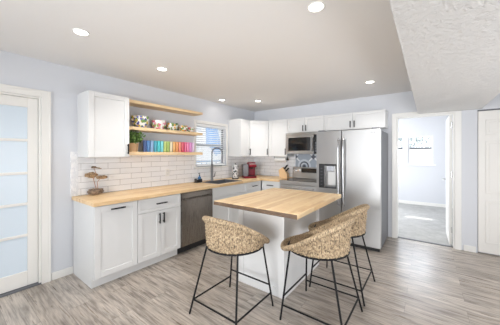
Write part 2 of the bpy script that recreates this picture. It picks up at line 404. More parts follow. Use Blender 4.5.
for i in range(5):
    MB().box(-.052, -.044, ya+st, yb-st, ed[i]+(.014 if i else 0), ed[i+1]-(.014 if i < 4 else 0)).build('pane', M['frost'], d1)
MB().box(-.15, .012, DY0, DY1, 0, .016).build('threshold', M['darkgrey'], d1)

# bedroom door leaf, opened into the bedroom
d2 = setting('door_2', (OX1-.02, BACKY+.125, 0), 'white bedroom door standing open against the wall', 'door')
l = MB(); X1, Y0 = OX1-.02, BACKY+.125
l.box(X1-.036, X1, Y0, Y0+.735, .012, 2.02); l.build('slab', M['trim'], d2, bevel=.003)
p = MB()
for z0, z1 in ((.2, .8), (.95, 1.5), (1.62, 1.9)):
    for a, b_ in ((.09, .33), (.41, .65)):
        p.box(X1-.040, X1-.036, Y0+a, Y0+b_, z0, z1)
p.build('panel', M['trim'], d2, bevel=.003)
for z in (.2, 1.05, 1.82): MB().tube([(X1-.004, Y0-.008, z), (X1-.004, Y0-.008, z+.09)], .008).build('hinge', M['chrome'], d2)
h = MB(); h.tube([(X1-.036, Y0+.67, .97), (X1-.085, Y0+.67, .97)], .012).tube([(X1-.082, Y0+.68, .97), (X1-.082, Y0+.57, .97)], .009); h.build('handle', M['handle'], d2, smooth='auto')
d2.rotation_euler[2] = math.radians(.5)

# closet door with six raised panels, track above
d3 = setting('door_3', (4.5, BACKY, 0), 'white six-panel closet door with a dark track above', 'door')
cx0, cx1, cy = 3.956, 4.716, BACKY+.008
b_ = MB(); b_.box(cx0, cx1, cy, cy+.034, .018, 2.03); b_.build('slab', M['door'], d3, bevel=.002)
pn = MB()
for a in (cx0+.075, cx0+.075+.335):
    for z0, z1 in ((.16, .76), (.86, 1.60), (1.68, 1.90)):
        u1 = a + .275
        for q0, q1, r0, r1 in ((a, u1, z0, z0+.014), (a, u1, z1-.014, z1), (a, a+.014, z0, z1), (u1-.014, u1, z0, z1)):
            pn.box(q0, q1, cy-.006, cy, r0, r1)
        pn.box(a+.035, u1-.035, cy-.006, cy, z0+.035, z1-.035)
pn.build('panel', M['door'], d3, bevel=.004)
MB().box(3.949, 5.09, cy-.004, cy+.03, 2.034, 2.049).build('track', M['darkgrey'], d3)
b_ = MB(); b_.box(cx1+.006, 5.09, cy, cy+.034, .018, 2.03); b_.build('slab', M['door'], d3, bevel=.002)

# kitchen window with two sashes
w1 = setting('window_1', (0, (WY0+WY1)/2, WZ0), 'kitchen window over the sink', 'window')
f = MB(); t = .04
f.box(-.12, -.06, WY0, WY1, WZ0, WZ0+t).box(-.12, -.06, WY0, WY1, WZ1-t, WZ1).box(-.12, -.06, WY0, WY0+t, WZ0+t, WZ1-t).box(-.12, -.06, WY1-t, WY1, WZ0+t, WZ1-t)
f.build('frame', M['vinyl'], w1, bevel=.003)
MB().box(-.115, -.065, WY0+t, WY1-t, 1.560, 1.600).build('meeting_rail', mat('pale grey window rail', (.42, .45, .50), .5), w1, bevel=.003)
MB().box(-.093, -.088, WY0+t, WY1-t, WZ0+t, 1.555).build('pane', M['pane'], w1)
MB().box(-.093, -.088, WY0+t, WY1-t, 1.605, WZ1-t).build('pane', M['pane'], w1)
MB().box(-.06, .035, WY0-.03, WY1+.03, WZ0-.03, WZ0).build('sill', M['trim'], w1, bevel=.005)
c = MB()
for a, b2 in ((WY0-.05, WY0), (WY1, WY1+.05)): c.box(0, .014, a, b2, WZ0, WZ1+.055)
c.box(0, .014, WY0, WY1, WZ1, WZ1+.055); c.build('casing', M['trim'], w1, bevel=.003)
MB().box(-.058, -.052, WY1-.085, WY1-.035, WZ0+t, WZ1-t).build('jamb_track', M['greyvinyl'], w1)
bl = thing('window_blind', (-.03, (WY0+WY1)/2, WZ1), 'white horizontal slat blind in the kitchen window', 'blind')
MB().box(-.055, -.005, WY0+.006, WY1-.006, WZ1-.05, WZ1-.002).build('headrail', M['blind'], bl, bevel=.003)
sl = MB(); k = 19
for i in range(k):
    z = WZ1-.065 - i*(WZ1-.065-WZ0-.04)/(k-1)
    a = math.radians(24); dx, dz = .0235*math.cos(a), .0235*math.sin(a)
    sl.hexa([(-.03-dx, WY0+.012, z+dz), (-.03+dx, WY0+.012, z-dz), (-.03+dx, WY1-.012, z-dz), (-.03-dx, WY1-.012, z+dz),
             (-.03-dx, WY0+.012, z+dz+.0028), (-.03+dx, WY0+.012, z-dz+.0028), (-.03+dx, WY1-.012, z-dz+.0028), (-.03-dx, WY1-.012, z+dz+.0028)])
sl.build('slats', M['blind'], bl)
MB().box(-.052, -.008, WY0+.012, WY1-.012, WZ0+.012, WZ0+.028).build('bottom_rail', M['blind'], bl, bevel=.002)
cd = MB()
for y in (WY0+.12, (WY0+WY1)/2, WY1-.12): cd.tube([(-.03, y, WZ0+.02), (-.03, y, WZ1-.04)], .0012, 6)
cd.build('cord', M['blind'], bl)

# ------------------------------------------------------------------ recessed lamps
LAMPS = [((1.04, .742), 'recessed ceiling lamp nearest the french door'), ((2.754, 1.602), 'largest recessed ceiling lamp above the island end, at the top of the picture'),
         ((.808, 1.653), 'recessed ceiling lamp in front of the floral bowls'), ((2.718, 3.735), 'recessed ceiling lamp above the fridge'),
         ((.743, 3.769), 'recessed ceiling lamp near the far corner of the cabinets'), ((.244, 3.287), 'recessed ceiling lamp right above the sink window')]
for (x, y), lab in LAMPS:
    r = thing('recessed_lamp', (x, y, H), lab, 'ceiling lamp', 'recessed lamps in the kitchen ceiling')
    MB().lathe([(.050, 0), (.062, 0), (.061, -.003), (.054, -.005), (.050, -.003), (.050, 0)], (x, y, H), 32).build('trim_ring', M['trim'], r, smooth='auto')
    MB().lathe([(0, -.003), (.050, -.003), (.050, -.001), (0, -.001)], (x, y, H), 32).build('lens', M['led'], r)
    L = light('lamp_light', 'AREA', (x, y, H-.012), (0, 0, 0), LAMP_W * (.15 if x < .5 else 1), (1, .965, .925), shape='DISK', size=.10, spread=math.radians(165 if x < .5 else 120))

# ------------------------------------------------------------------ cabinets
def bar_pull(f, u, d, z, length, parent, vertical):
    m = MB(); h = length/2; P = f.p; s = .028
    if vertical:
        a, b = P(u, d+s, z-h), P(u, d+s, z+h); q = [(P(u, d, z-h+.015), P(u, d+s, z-h+.015)), (P(u, d, z+h-.015), P(u, d+s, z+h-.015))]
    else:
        a, b = P(u-h, d+s, z), P(u+h, d+s, z); q = [(P(u-h+.015, d, z), P(u-h+.015, d+s, z)), (P(u+h-.015, d, z), P(u+h-.015, d+s, z))]
    m.tube([a, b], .008)
    for x, y in q: m.tube([x, y], .005)
    return m.build('handle', M['black'], parent, smooth='auto')
def shaker(f, u0, u1, z0, z1, d, parent, name='door', fw=.058):
    m = MB(); t = .02
    m.fbox(f, u0, u0+fw, d, d+t, z0, z1).fbox(f, u1-fw, u1, d, d+t, z0, z1).fbox(f, u0+fw, u1-fw, d, d+t, z0, z0+fw).fbox(f, u0+fw, u1-fw, d, d+t, z1-fw, z1)
    m.fbox(f, u0+fw, u1-fw, d, d+.009, z0+fw, z1-fw)
    return m.build(name, M['cab'], parent, bevel=.0018)
def slab_front(f, u0, u1, z0, z1, d, parent):
    return shaker(f, u0, u1, z0, z1, d, parent, 'drawer', .034)
D0 = .608; CT = .876
def base_cabinet(f, u0, u1, label, cut=True):
    r = thing('base_cabinet', f.p((u0+u1)/2, .3, 0), label, 'cabinet', 'white base cabinets')
    m = MB(); m.fbox(f, u0, u1, 0.012, D0-.002, .105, CT-.002).fbox(f, u0, u1, .012, .548, 0, .105)
    m.build('body', M['cab'], r, bevel=.001); return r
G = .003
r = base_cabinet(LEFT, .99, 1.447, 'white base cabinet at the counter end, one tall door with a black pull on top')
d = shaker(LEFT, .99+G, 1.447-G, .115, CT-.01, D0, r); bar_pull(LEFT, 1.2185, D0+.02, .822, .15, d, False)
r = base_cabinet(LEFT, 1.447, 2.06, 'white base cabinet beside the dishwasher with a drawer over two doors')
d = slab_front(LEFT, 1.447+G, 2.06-G, .70, CT-.01, D0, r); bar_pull(LEFT, 1.7535, D0+.02, .79, .15, d, False)
d = shaker(LEFT, 1.447+G, 1.752, .115, .694, D0, r); bar_pull(LEFT, 1.725, D0+.02, .60, .13, d, True)
d = shaker(LEFT, 1.755, 2.06-G, .115, .694, D0, r); bar_pull(LEFT, 1.783, D0+.02, .60, .13, d, True)
r = thing('base_cabinet', (.3, 3.115, 0), 'white sink cabinet with two doors right of the dishwasher', 'cabinet', 'white base cabinets')
m = MB(); m.box(.012, D0-.002, 2.67, 2.688, .105, CT-.002).box(.012, D0-.002, 3.542, 3.56, .105, CT-.002).box(.012, D0-.002, 2.688, 3.542, .105, .123).box(.012, .03, 2.688, 3.542, .123, CT-.002).box(D0-.02, D0-.002, 2.688, 3.542, .123, CT-.002).box(.012, .548, 2.67, 3.56, 0, .105)
m.build('body', M['cab'], r, bevel=.001)
slab_front(LEFT, 2.67+G, 3.56-G, .70, CT-.01, D0, r)
d = shaker(LEFT, 2.67+G, 3.1135, .115, .694, D0, r); bar_pull(LEFT, 3.085, D0+.02, .60, .13, d, True)
d = shaker(LEFT, 3.1165, 3.56-G, .115, .694, D0, r); bar_pull(LEFT, 3.145, D0+.02, .60, .13, d, True)
r = base_cabinet(LEFT, 3.56, 4.05, 'white drawer cabinet between sink and corner')
d = slab_front(LEFT, 3.56+G, 4.04-G, .70, CT-.01, D0, r); bar_pull(LEFT, 3.80, D0+.02, .79, .15, d, False)
d = shaker(LEFT, 3.56+G, 4.04-G, .115, .694, D0, r); bar_pull(LEFT, 3.60, D0+.02, .60, .13, d, True)
r = base_cabinet(BACK, .63, 1.068, 'white drawer cabinet between the corner and the range')
d = slab_front(BACK, .64+G, 1.068-G, .70, CT-.01, D0, r); bar_pull(BACK, .853, D0+.02, .79, .15, d, False)
d = shaker(BACK, .64+G, 1.068-G, .115, .694, D0, r); bar_pull(BACK, 1.03, D0+.02, .60, .13, d, True)

# L-shaped counter with the sink opening
ctp = thing('countertop', (.33, 2.8, CT), 'butcher block wood countertop along the wall and into the corner', 'countertop')
SX0, SX1, SY0, SY1 = .16, .56, 2.86, 3.46
c = MB(); z0, z1 = CT, .914
c.box(.012, .655, .975, SY0, z0, z1).box(.012, SX0, SY0, SY1, z0, z1).box(SX1, .655, SY0, SY1, z0, z1).box(.012, .655, SY1, BACKY-.012, z0, z1)
c.build('left_run', M['blockY'], ctp)
MB().box(.655, 1.07, BACKY-.655, BACKY-.012, z0, z1).build('back_run', M['blockX'], ctp)
sk = thing('sink', (.36, 3.16, .76), 'dark undermount sink set in the wood counter', 'sink')
c = MB(); q = .008
c.box(SX0+.001, SX1-.001, SY0+.001, SY1-.001, .70, .71).box(SX0+.001, SX0+q, SY0+.001, SY1-.001, .71, .917).box(SX1-q, SX1-.001, SY0+.001, SY1-.001, .71, .917)
c.box(SX0+q, SX1-q, SY0+.001, SY0+q, .71, .917).box(SX0+q, SX1-q, SY1-q, SY1-.001, .71, .917)
c.build('basin', M['darkgrey'], sk)
c = MB()
c.box(SX0-.012, SX0+q, SY0-.02, SY1+.02, .9145, .919).box(SX1-q, SX1+.02, SY0-.02, SY1+.02, .9145, .919).box(SX0+q, SX1-q, SY0-.02, SY0+q, .9145, .919).box(SX0+q, SX1-q, SY1-q, SY1+.02, .9145, .919)
c.build('rim', M['darkgrey'], sk)
MB().lathe([(0, 0), (.04, 0), (.04, .004), (0, .004)], (.36, 3.16, .71)).build('drain', M['chrome'], sk)
# spring faucet
fx, fy = .100, 3.165
fa = thing('faucet', (fx, fy, .914), 'tall gunmetal spring faucet arching in front of the window', 'faucet')
MB().lathe([(0, 0), (.028, 0), (.028, .012), (.024, .02), (.024, .30), (.018, .31), (0, .31)], (fx, fy, .914)).build('body', M['gunmetal'], fa, smooth='auto')
# arc swings in the direction of the wall run towards the corner and out over the basin
av = Vector((.62, .55, 0)).normalized(); R = .095
pts = [Vector((fx, fy, 1.21)), Vector((fx, fy, 1.30)), Vector((fx, fy, 1.44))]
for k in range(1, 13):
    a = PI*k/12; pts.append(Vector((fx, fy, 1.44)) + av*(R - R*math.cos(a)) + Vector((0, 0, R*math.sin(a)*1.0)))
pts.append(pts[-1] - Vector((0, 0, .05)))
MB().tube(pts, .011, 12).build('arc_pipe', M['gunmetal'], fa, smooth=True)
cs = []; L = len(pts)-1
for k in range(420):
    s_ = k/419*L; i = min(int(s_), L-1); p_ = pts[i].lerp(pts[i+1], s_-i); t_ = (pts[i+1]-pts[i]).normalized()
    n1 = t_.cross(Vector((-av.y, av.x, 0))).normalized(); n2 = t_.cross(n1); an = 2*PI*k/10
    cs.append(p_ + (n1*math.cos(an) + n2*math.sin(an))*.0145)
MB().tube(cs, .003, 5).build('spring', M['gunmetal'], fa, smooth=True)
e = pts[-1]
MB().lathe([(0, 0), (.013, 0), (.019, -.03), (.019, -.11), (.023, -.13), (.021, -.135), (0, -.135)], e).build('spray_head', M['gunmetal'], fa, smooth='auto')
MB().tube([(fx, fy, 1.19), Vector((fx, fy, 1.19)) + av*2*R*.98], .006).build('docking_arm', M['gunmetal'], fa)
MB().tube([(fx, fy, .985), (fx+.02, fy+.045, .99), (fx+.025, fy+.06, 1.07)], [.013, .012, .006]).build('lever', M['gunmetal'], fa, smooth='auto')

# backsplash
bs = setting('backsplash', (0, 0, 0), 'white subway tile backsplash', 'backsplash')
c = MB()
c.box(0, .011, 1.04, WY0-.055, .914, 1.41).box(0, .011, WY0-.055, WY1+.055, .914, WZ0-.031).box(0, .011, WY1+.055, BACKY, .914, 1.362)
c.build('left_tiles', M['subwayL'], bs)
MB().box(.011, 1.10, BACKY-.011, BACKY, .914, 1.362).build('back_tiles', M['subwayB'], bs)
struct(MB().box(0, .016, .962, 1.04, .914, 1.445).build('trim_3', M['marble'], bevel=.002), 'white marble end piece of the tile backsplash', 'tile trim')
pt = MB().box(1.10, 1.90, BACKY-.011, BACKY, .80, 1.42).build('trim_4', M['pattern'], loc=(1.30, BACKY, 1.16)); struct(pt, 'grey and blue patterned tiles behind the range', 'tile')

def outlet(f, u, d, z, label):
    o = thing('outlet', f.p(u, d, z), label, 'outlet')
    MB().fbox(f, u-.036, u+.036, d, d+.005, z-.058, z+.058).build('cover_plate', M['trim'], o, bevel=.002)
    for dz in (-.027, .027):
        MB().fbox(f, u-.017, u+.017, d+.005, d+.007, z+dz-.016, z+dz+.016).build('socket', M['cab'], o, bevel=.001)
outlet(LEFT, 2.262, .011, 1.12, 'white outlet on the subway tile below the colored glasses')

# wall cabinets
U0 = 1.38; U1 = 2.138
def wall_cab(f, u0, u1, z0, z1, dep, label, name='wall_cabinet'):
    r = thing(name, f.p((u0+u1)/2, dep/2, z0), label, 'cabinet', 'white wall cabinets')
    MB().fbox(f, u0, u1, .0, dep-.02, z0, z1).build('body', M['cab'], r, bevel=.001); return r
r = wall_cab(LEFT, 1.035, 1.495, U0, U1, .335, 'white wall cabinet left of the wood shelves')
d = shaker(LEFT, 1.035+G, 1.495-G, U0+.003, U1-.003, .315, r); bar_pull(LEFT, 1.468, .335, U0+.10, .13, d, True)
ZC = 1.365; ZT = 2.14
r = wall_cab(LEFT, 3.745, 4.07, ZC, ZT, .33, 'white wall cabinet right of the kitchen window')
d = shaker(LEFT, 3.745+G, 4.07-G, ZC+.003, ZT-.003, .31, r); bar_pull(LEFT, 4.04, .33, ZC+.10, .13, d, True)
r = thing('wall_cabinet', (.25, 4.4, ZC), 'white diagonal wall cabinet in the corner above the coffee maker', 'cabinet', 'white wall cabinets')
MB().prism([(0, 4.072), (.318, 4.072), (.606, BACKY-.318), (.606, BACKY), (0, BACKY)], ZC, ZT).build('body', M['cab'], r)
a, b2 = Vector((.318, 4.072, 0)), Vector((.606, BACKY-.318, 0)); DG = Fr(a, b2-a, Vector((1, -1, 0)))
wd = (b2-a).length
d = shaker(DG, .006, wd-.006, ZC+.003, ZT-.003, .001, r); bar_pull(DG, wd-.038, .021, ZC+.10, .13, d, True)
r = wall_cab(BACK, .608, 1.068, ZC, ZT, .33, 'white wall cabinet above the knife block, one door')
d = shaker(BACK, .618+G, 1.068-G, ZC+.003, ZT-.003, .31, r); bar_pull(BACK, 1.035, .33, ZC+.10, .13, d, True)
r = wall_cab(BACK, 1.07, 1.832, 1.845, ZT, .33, 'short white wall cabinet with two doors above the microwave')
for u0, u1, hu in ((1.07, 1.451, 1.42), (1.451, 1.832, 1.482)):
    d = shaker(BACK, u0+G, u1-G, 1.848, ZT-.003, .31, r, fw=.05); bar_pull(BACK, hu, .33, 1.925, .11, d, True)
r = wall_cab(BACK, 1.834, 2.832, 1.845, ZT, .33, 'wide short white wall cabinet with two doors above the fridge')
for u0, u1, hu in ((1.834, 2.333, 2.30), (2.333, 2.832, 2.366)):
    d = shaker(BACK, u0+G, u1-G, 1.848, ZT-.003, .31, r, fw=.05); bar_pull(BACK, hu, .33, 1.935, .11, d, True)

# wood shelves
for z0, z1, lab in ((2.098, 2.138, 'top wood shelf, empty, right of the wall cabinet'), (1.742, 1.784, 'middle wood shelf carrying the floral bowls'), (1.402, 1.447, 'lowest wood shelf carrying plant and colored glasses')):
    o = MB().box(.002, .25, 1.498, 2.80, z0, z1).build('wall_shelf', M['blockY'], bevel=.002, loc=(.125, 2.12, z0)); tag(o, lab, 'shelf', 'wood shelves on the left wall')

# ------------------------------------------------------------------ appliances
dw = thing('dishwasher', (.3, 2.365, 0), 'stainless steel dishwasher under the wood counter', 'dishwasher')
MB().box(.02, .585, 2.064, 2.666, .11, CT-.004).build('body', M['darkgrey'], dw)
MB().box(.592, .637, 2.068, 2.662, .115, .765).build('door', M['dwsteel'], dw, bevel=.004)
MB().box(.592, .632, 2.068, 2.662, .785, CT-.014).build('control_panel', M['dwsteel'], dw, bevel=.004)
h = MB(); h.box(.625, .665, 2.10, 2.63, .772, .783).box(.592, .63, 2.07, 2.66, .766, .784); h.build('handle', M['dwsteel'], dw, bevel=.002)
MB().box(.54, .55, 2.066, 2.664, 0, .11).build('toe_kick', M['rubber'], dw)
MB().box(.588, .632, 2.0605, 2.0665, .10, CT-.004).build('side_gasket', M['rubber'], dw)

# fridge, side by side, with water dispenser in the left door
FX0, FXS, FX1, FY = 1.90, 2.300, 2.843, 3.81
fr = thing('fridge', ((FX0+FX1)/2, 4.2, 0), 'tall stainless steel side-by-side fridge with a dispenser in the left door', 'fridge')
MB().box(FX0+.005, FX1-.005, FY+.075, 4.63, .03, 1.765).build('body', M['darkgrey'], fr, bevel=.006)
gr = MB(); gr.box(FX0+.02, FX1-.02, FY+.05, FY+.09, .0, .055); gr.build('toe_grille', M['blackplastic'], fr)
DX0, DX1, DZ0, DZ1 = 1.942, 2.226, .868, 1.258
dl = MB(); a, b2, c_, e_ = FX0, FXS-.005, .06, 1.785
dl.box(a, DX0, FY, FY+.07, c_, e_).box(DX1, b2, FY, FY+.07, c_, e_).box(DX0, DX1, FY, FY+.07, c_, DZ0).box(DX0, DX1, FY, FY+.07, DZ1, e_).box(DX0, DX1, FY+.062, FY+.07, DZ0, DZ1)
# weld the pieces so the front stays one smooth sheet
bmesh.ops.remove_doubles(dl.bm, verts=dl.bm.verts, dist=1e-5)
ld = dl.build('door', M['steel'], fr)
dsp = MB(); z = FY-.006
dsp.box(DX0, DX0+.088, z, FY+.06, DZ0, DZ1).box(DX0+.088, DX1, z, FY+.06, DZ1-.03, DZ1).box(DX1-.012, DX1, z, FY+.06, DZ0, DZ1-.03).box(DX0+.088, DX1-.012, z, FY+.06, DZ0, DZ0+.016)
dp = dsp.build('dispenser', M['blackplastic'], ld, bevel=.002)
MB().box(DX0+.0885, DX1-.0125, FY+.052, FY+.0615, DZ0+.0165, DZ1-.0305).build('dispenser_recess', M['steel'], ld)
MB().box(DX0+.125, DX1-.04, FY+.0, FY+.05, DZ1-.115, DZ1-.031).build('dispenser_chute', M['chrome'], ld, bevel=.004)
MB().box(DX0+.135, DX1-.02, FY+.035, FY+.0515, DZ0+.05, DZ1-.125).build('dispenser_paddle', M['cab'], ld, bevel=.006)
MB().box(DX0+.095, DX1-.016, FY-.012, FY+.05, DZ0+.017, DZ0+.027).build('drip_tray', M['darkgrey'], ld, bevel=.002)
for k in range(6): MB().box(DX0+.03, DX0+.06, z-.0015, z, DZ0+.05+k*.052, DZ0+.058+k*.052).build('touch_button', M['greyvinyl'], dp)
rd = MB().box(FXS+.005, FX1, FY, FY+.07, .06, 1.785).build('door', M['steel'], fr, bevel=.005)
for X, par in ((FXS-.034, ld), (FXS+.040, rd)):
    pp = [(X, FY, .62), (X, FY-.055, .64)] + [(X, FY-.064-.010*math.sin(PI*k/8), .66+k*(1.62-.66)/8) for k in range(9)] + [(X, FY-.055, 1.64), (X, FY, 1.66)]
    MB().tube(pp, .0125, 12).build('handle', M['handle'], par, smooth=True)
for a_ in (FX0+.02, FX1-.12): MB().box(a_, a_+.10, FY+.02, FY+.16, 1.786, 1.806).build('hinge_cover', M['darkgrey'], fr, bevel=.004)
# round badge and letters near the top of the right door
bd = MB(); bd.lathe([(.010, 0), (.0125, 0), (.0125, -.002), (.010, -.002), (.010, 0)], (2.722, FY, 1.735), 20, 'y'); 
bd.box(2.719, 2.722, FY-.002, FY, 1.731, 1.741).box(2.722, 2.727, FY-.002, FY, 1.731, 1.734)
bd.box(2.740, 2.744, FY-.002, FY, 1.724, 1.746).box(2.744, 2.754, FY-.002, FY, 1.724, 1.728)                 # L
bd.box(2.759, 2.763, FY-.002, FY, 1.727, 1.743).box(2.761, 2.775, FY-.002, FY, 1.742, 1.746).box(2.761, 2.775, FY-.002, FY, 1.724, 1.728).box(2.771, 2.775, FY-.002, FY, 1.728, 1.736).box(2.767, 2.771, FY-.002, FY, 1.733, 1.736)  # G
bd.build('badge', M['darkgrey'], rd)

# microwave over the range
mw = thing('microwave', (1.45, 4.45, 1.42), 'stainless steel microwave hung above the range', 'microwave')
MX0, MX1, MY = 1.075, 1.828, 4.27
MB().box(MX0, MX1, MY+.03, BACKY-.012, 1.422, 1.838).build('body', M['darkgrey'], mw)
fm = MB(); a, b2, c_, e_ = MX0, 1.665, 1.424, 1.785
fm.box(a, a+.06, MY, MY+.03, c_, e_).box(b2-.06, b2, MY, MY+.03, c_, e_).box(a+.06, b2-.06, MY, MY+.03, c_, c_+.058).box(a+.06, b2-.06, MY, MY+.03, e_-.045, e_)
bmesh.ops.remove_doubles(fm.bm, verts=fm.bm.verts, dist=1e-5)
md = fm.build('door', M['steel'], mw)
MB().box(a+.06, b2-.06, MY+.004, MY+.029, c_+.058, e_-.045).build('window', M['glassblack'], md)
MB().tube([(1.640, MY, 1.47), (1.640, MY-.035, 1.48), (1.640, MY-.035, 1.735), (1.640, MY, 1.745)], .011, 10).build('handle', M['handle'], md, smooth='auto')
cp = MB().box(1.668, MX1, MY, MY+.03, 1.424, 1.785).build('control_panel', M['glassblack'], mw, bevel=.002)
kk = MB()
for i in range(3):
    for j in range(4): kk.box(1.69+i*.042, 1.72+i*.042, MY-.001, MY, 1.46+j*.05, 1.49+j*.05)
kk.build('buttons', M['darkgrey'], cp)
MB().box(MX0, MX1, MY-.004, MY+.03, 1.788, 1.838).build('vent_strip', M['steel'], mw, bevel=.003)

# range
rg = thing('range', (1.45, 4.35, 0), 'stainless steel range with a black glass cooktop', 'range')
RX0, RX1, RY = 1.076, 1.828, 4.03
MB().box(RX0, RX1, RY+.03, 4.62, .02, .895).build('body', M['steel'], rg)
MB().box(RX0-.002, RX1+.002, RY+.012, 4.56, .897, .917).build('cooktop', M['glassblack'], rg, bevel=.003)
MB().box(RX0-.002, RX1+.002, RY, RY+.03, .845, .913).build('front_rail', M['steel'], rg, bevel=.006)
od = MB().box(RX0+.003, RX1-.003, RY-.008, RY+.028, .25, .838).build('oven_door', M['steel'], rg, bevel=.004)
MB().box(RX0+.12, RX1-.12, RY-.011, RY-.008, .36, .66).build('window', M['glassblack'], od)
MB().tube([(RX0+.06, RY-.008, .79), (RX0+.06, RY-.055, .79), (RX1-.06, RY-.055, .79), (RX1-.06, RY-.008, .79)], .012).build('handle', M['chrome'], od, smooth='auto')
MB().box(RX0+.003, RX1-.003, RY, RY+.028, .05, .24).build('drawer', M['steel'], rg, bevel=.004)
bk = MB(); y0, y1 = 4.565, 4.625
bk.hexa([(RX0, y0, .918), (RX1, y0, .918), (RX1, y1, .918), (RX0, y1, .918), (RX0, y0+.02, 1.145), (RX1, y0+.02, 1.145), (RX1, y1, 1.145), (RX0, y1, 1.145)])
bg_ = bk.build('backguard', M['steel'], rg, bevel=.004)
MB().box(1.28, 1.64, y0+.004, y0+.02, 1.035, 1.125).build('display', M['glassblack'], bg_)
for x in (1.135, 1.215, 1.70, 1.775):
    MB().lathe([(0, -.03), (.021, -.03), (.024, 0), (0, 0)], (x, y0+.013, 1.08), 20, 'y').build('knob', M['chrome'], bg_, smooth='auto')
for x, y, rr in ((1.27, 4.2, .10), (1.64, 4.2, .08), (1.27, 4.43, .08), (1.64, 4.43, .10)):
    MB().lathe([(rr-.004, 0), (rr, 0), (rr, .0008), (rr-.004, .0008), (rr-.004, 0)], (x, y, .917), 32).build('burner_ring', M['darkgrey'], rg)

# ------------------------------------------------------------------ island
IX0, IX1, IY0, IY1 = 1.56, 2.525, 1.785, 3.02
isl = thing('island', (2.0, 2.5, 0), 'white kitchen island with a thick butcher block top', 'island')
PX0, PX1, PY0, PY1 = 1.69, 2.255, 2.055, 2.97
MB().box(PX0, PX1, PY0, PY1, 0, .876).build('base', M['cab'], isl)
tr = MB()
for x in (PX0-.006, PX1-.064):
    tr.box(x, x+.07, PY0-.012, PY0, 0, .876)
tr.box(PX0+.064, PX1-.064, PY0-.012, PY0, .0, .085).box(PX0+.064, PX1-.064, PY0-.012, PY0, .80, .876)
tr.box(PX1, PX1+.006, PY0-.006, PY0+.06, 0, .876).box(PX1, PX1+.006, PY1-.06, PY1, 0, .876).box(PX1, PX1+.006, PY0+.06, PY1-.06, 0, .085)
tr.build('corner_board', M['cab'], isl, bevel=.002)
tp = MB().box(IX0, IX1, IY0, IY1, .878, .921).build('top', M['island'], isl, bevel=.003)
ed_ = MB(); rg_ = random.Random(3); k = 40; poly = []
for i in range(k+1): poly.append((IX0+.002+(IX1-IX0-.004)*i/k, IY0-.004-rg_.random()*.004))
poly += [(IX1-.002, IY0), (IX0+.002, IY0)]
ed_.prism(poly, .880, .917); ed_.build('live_edge', M['edge'], tp)

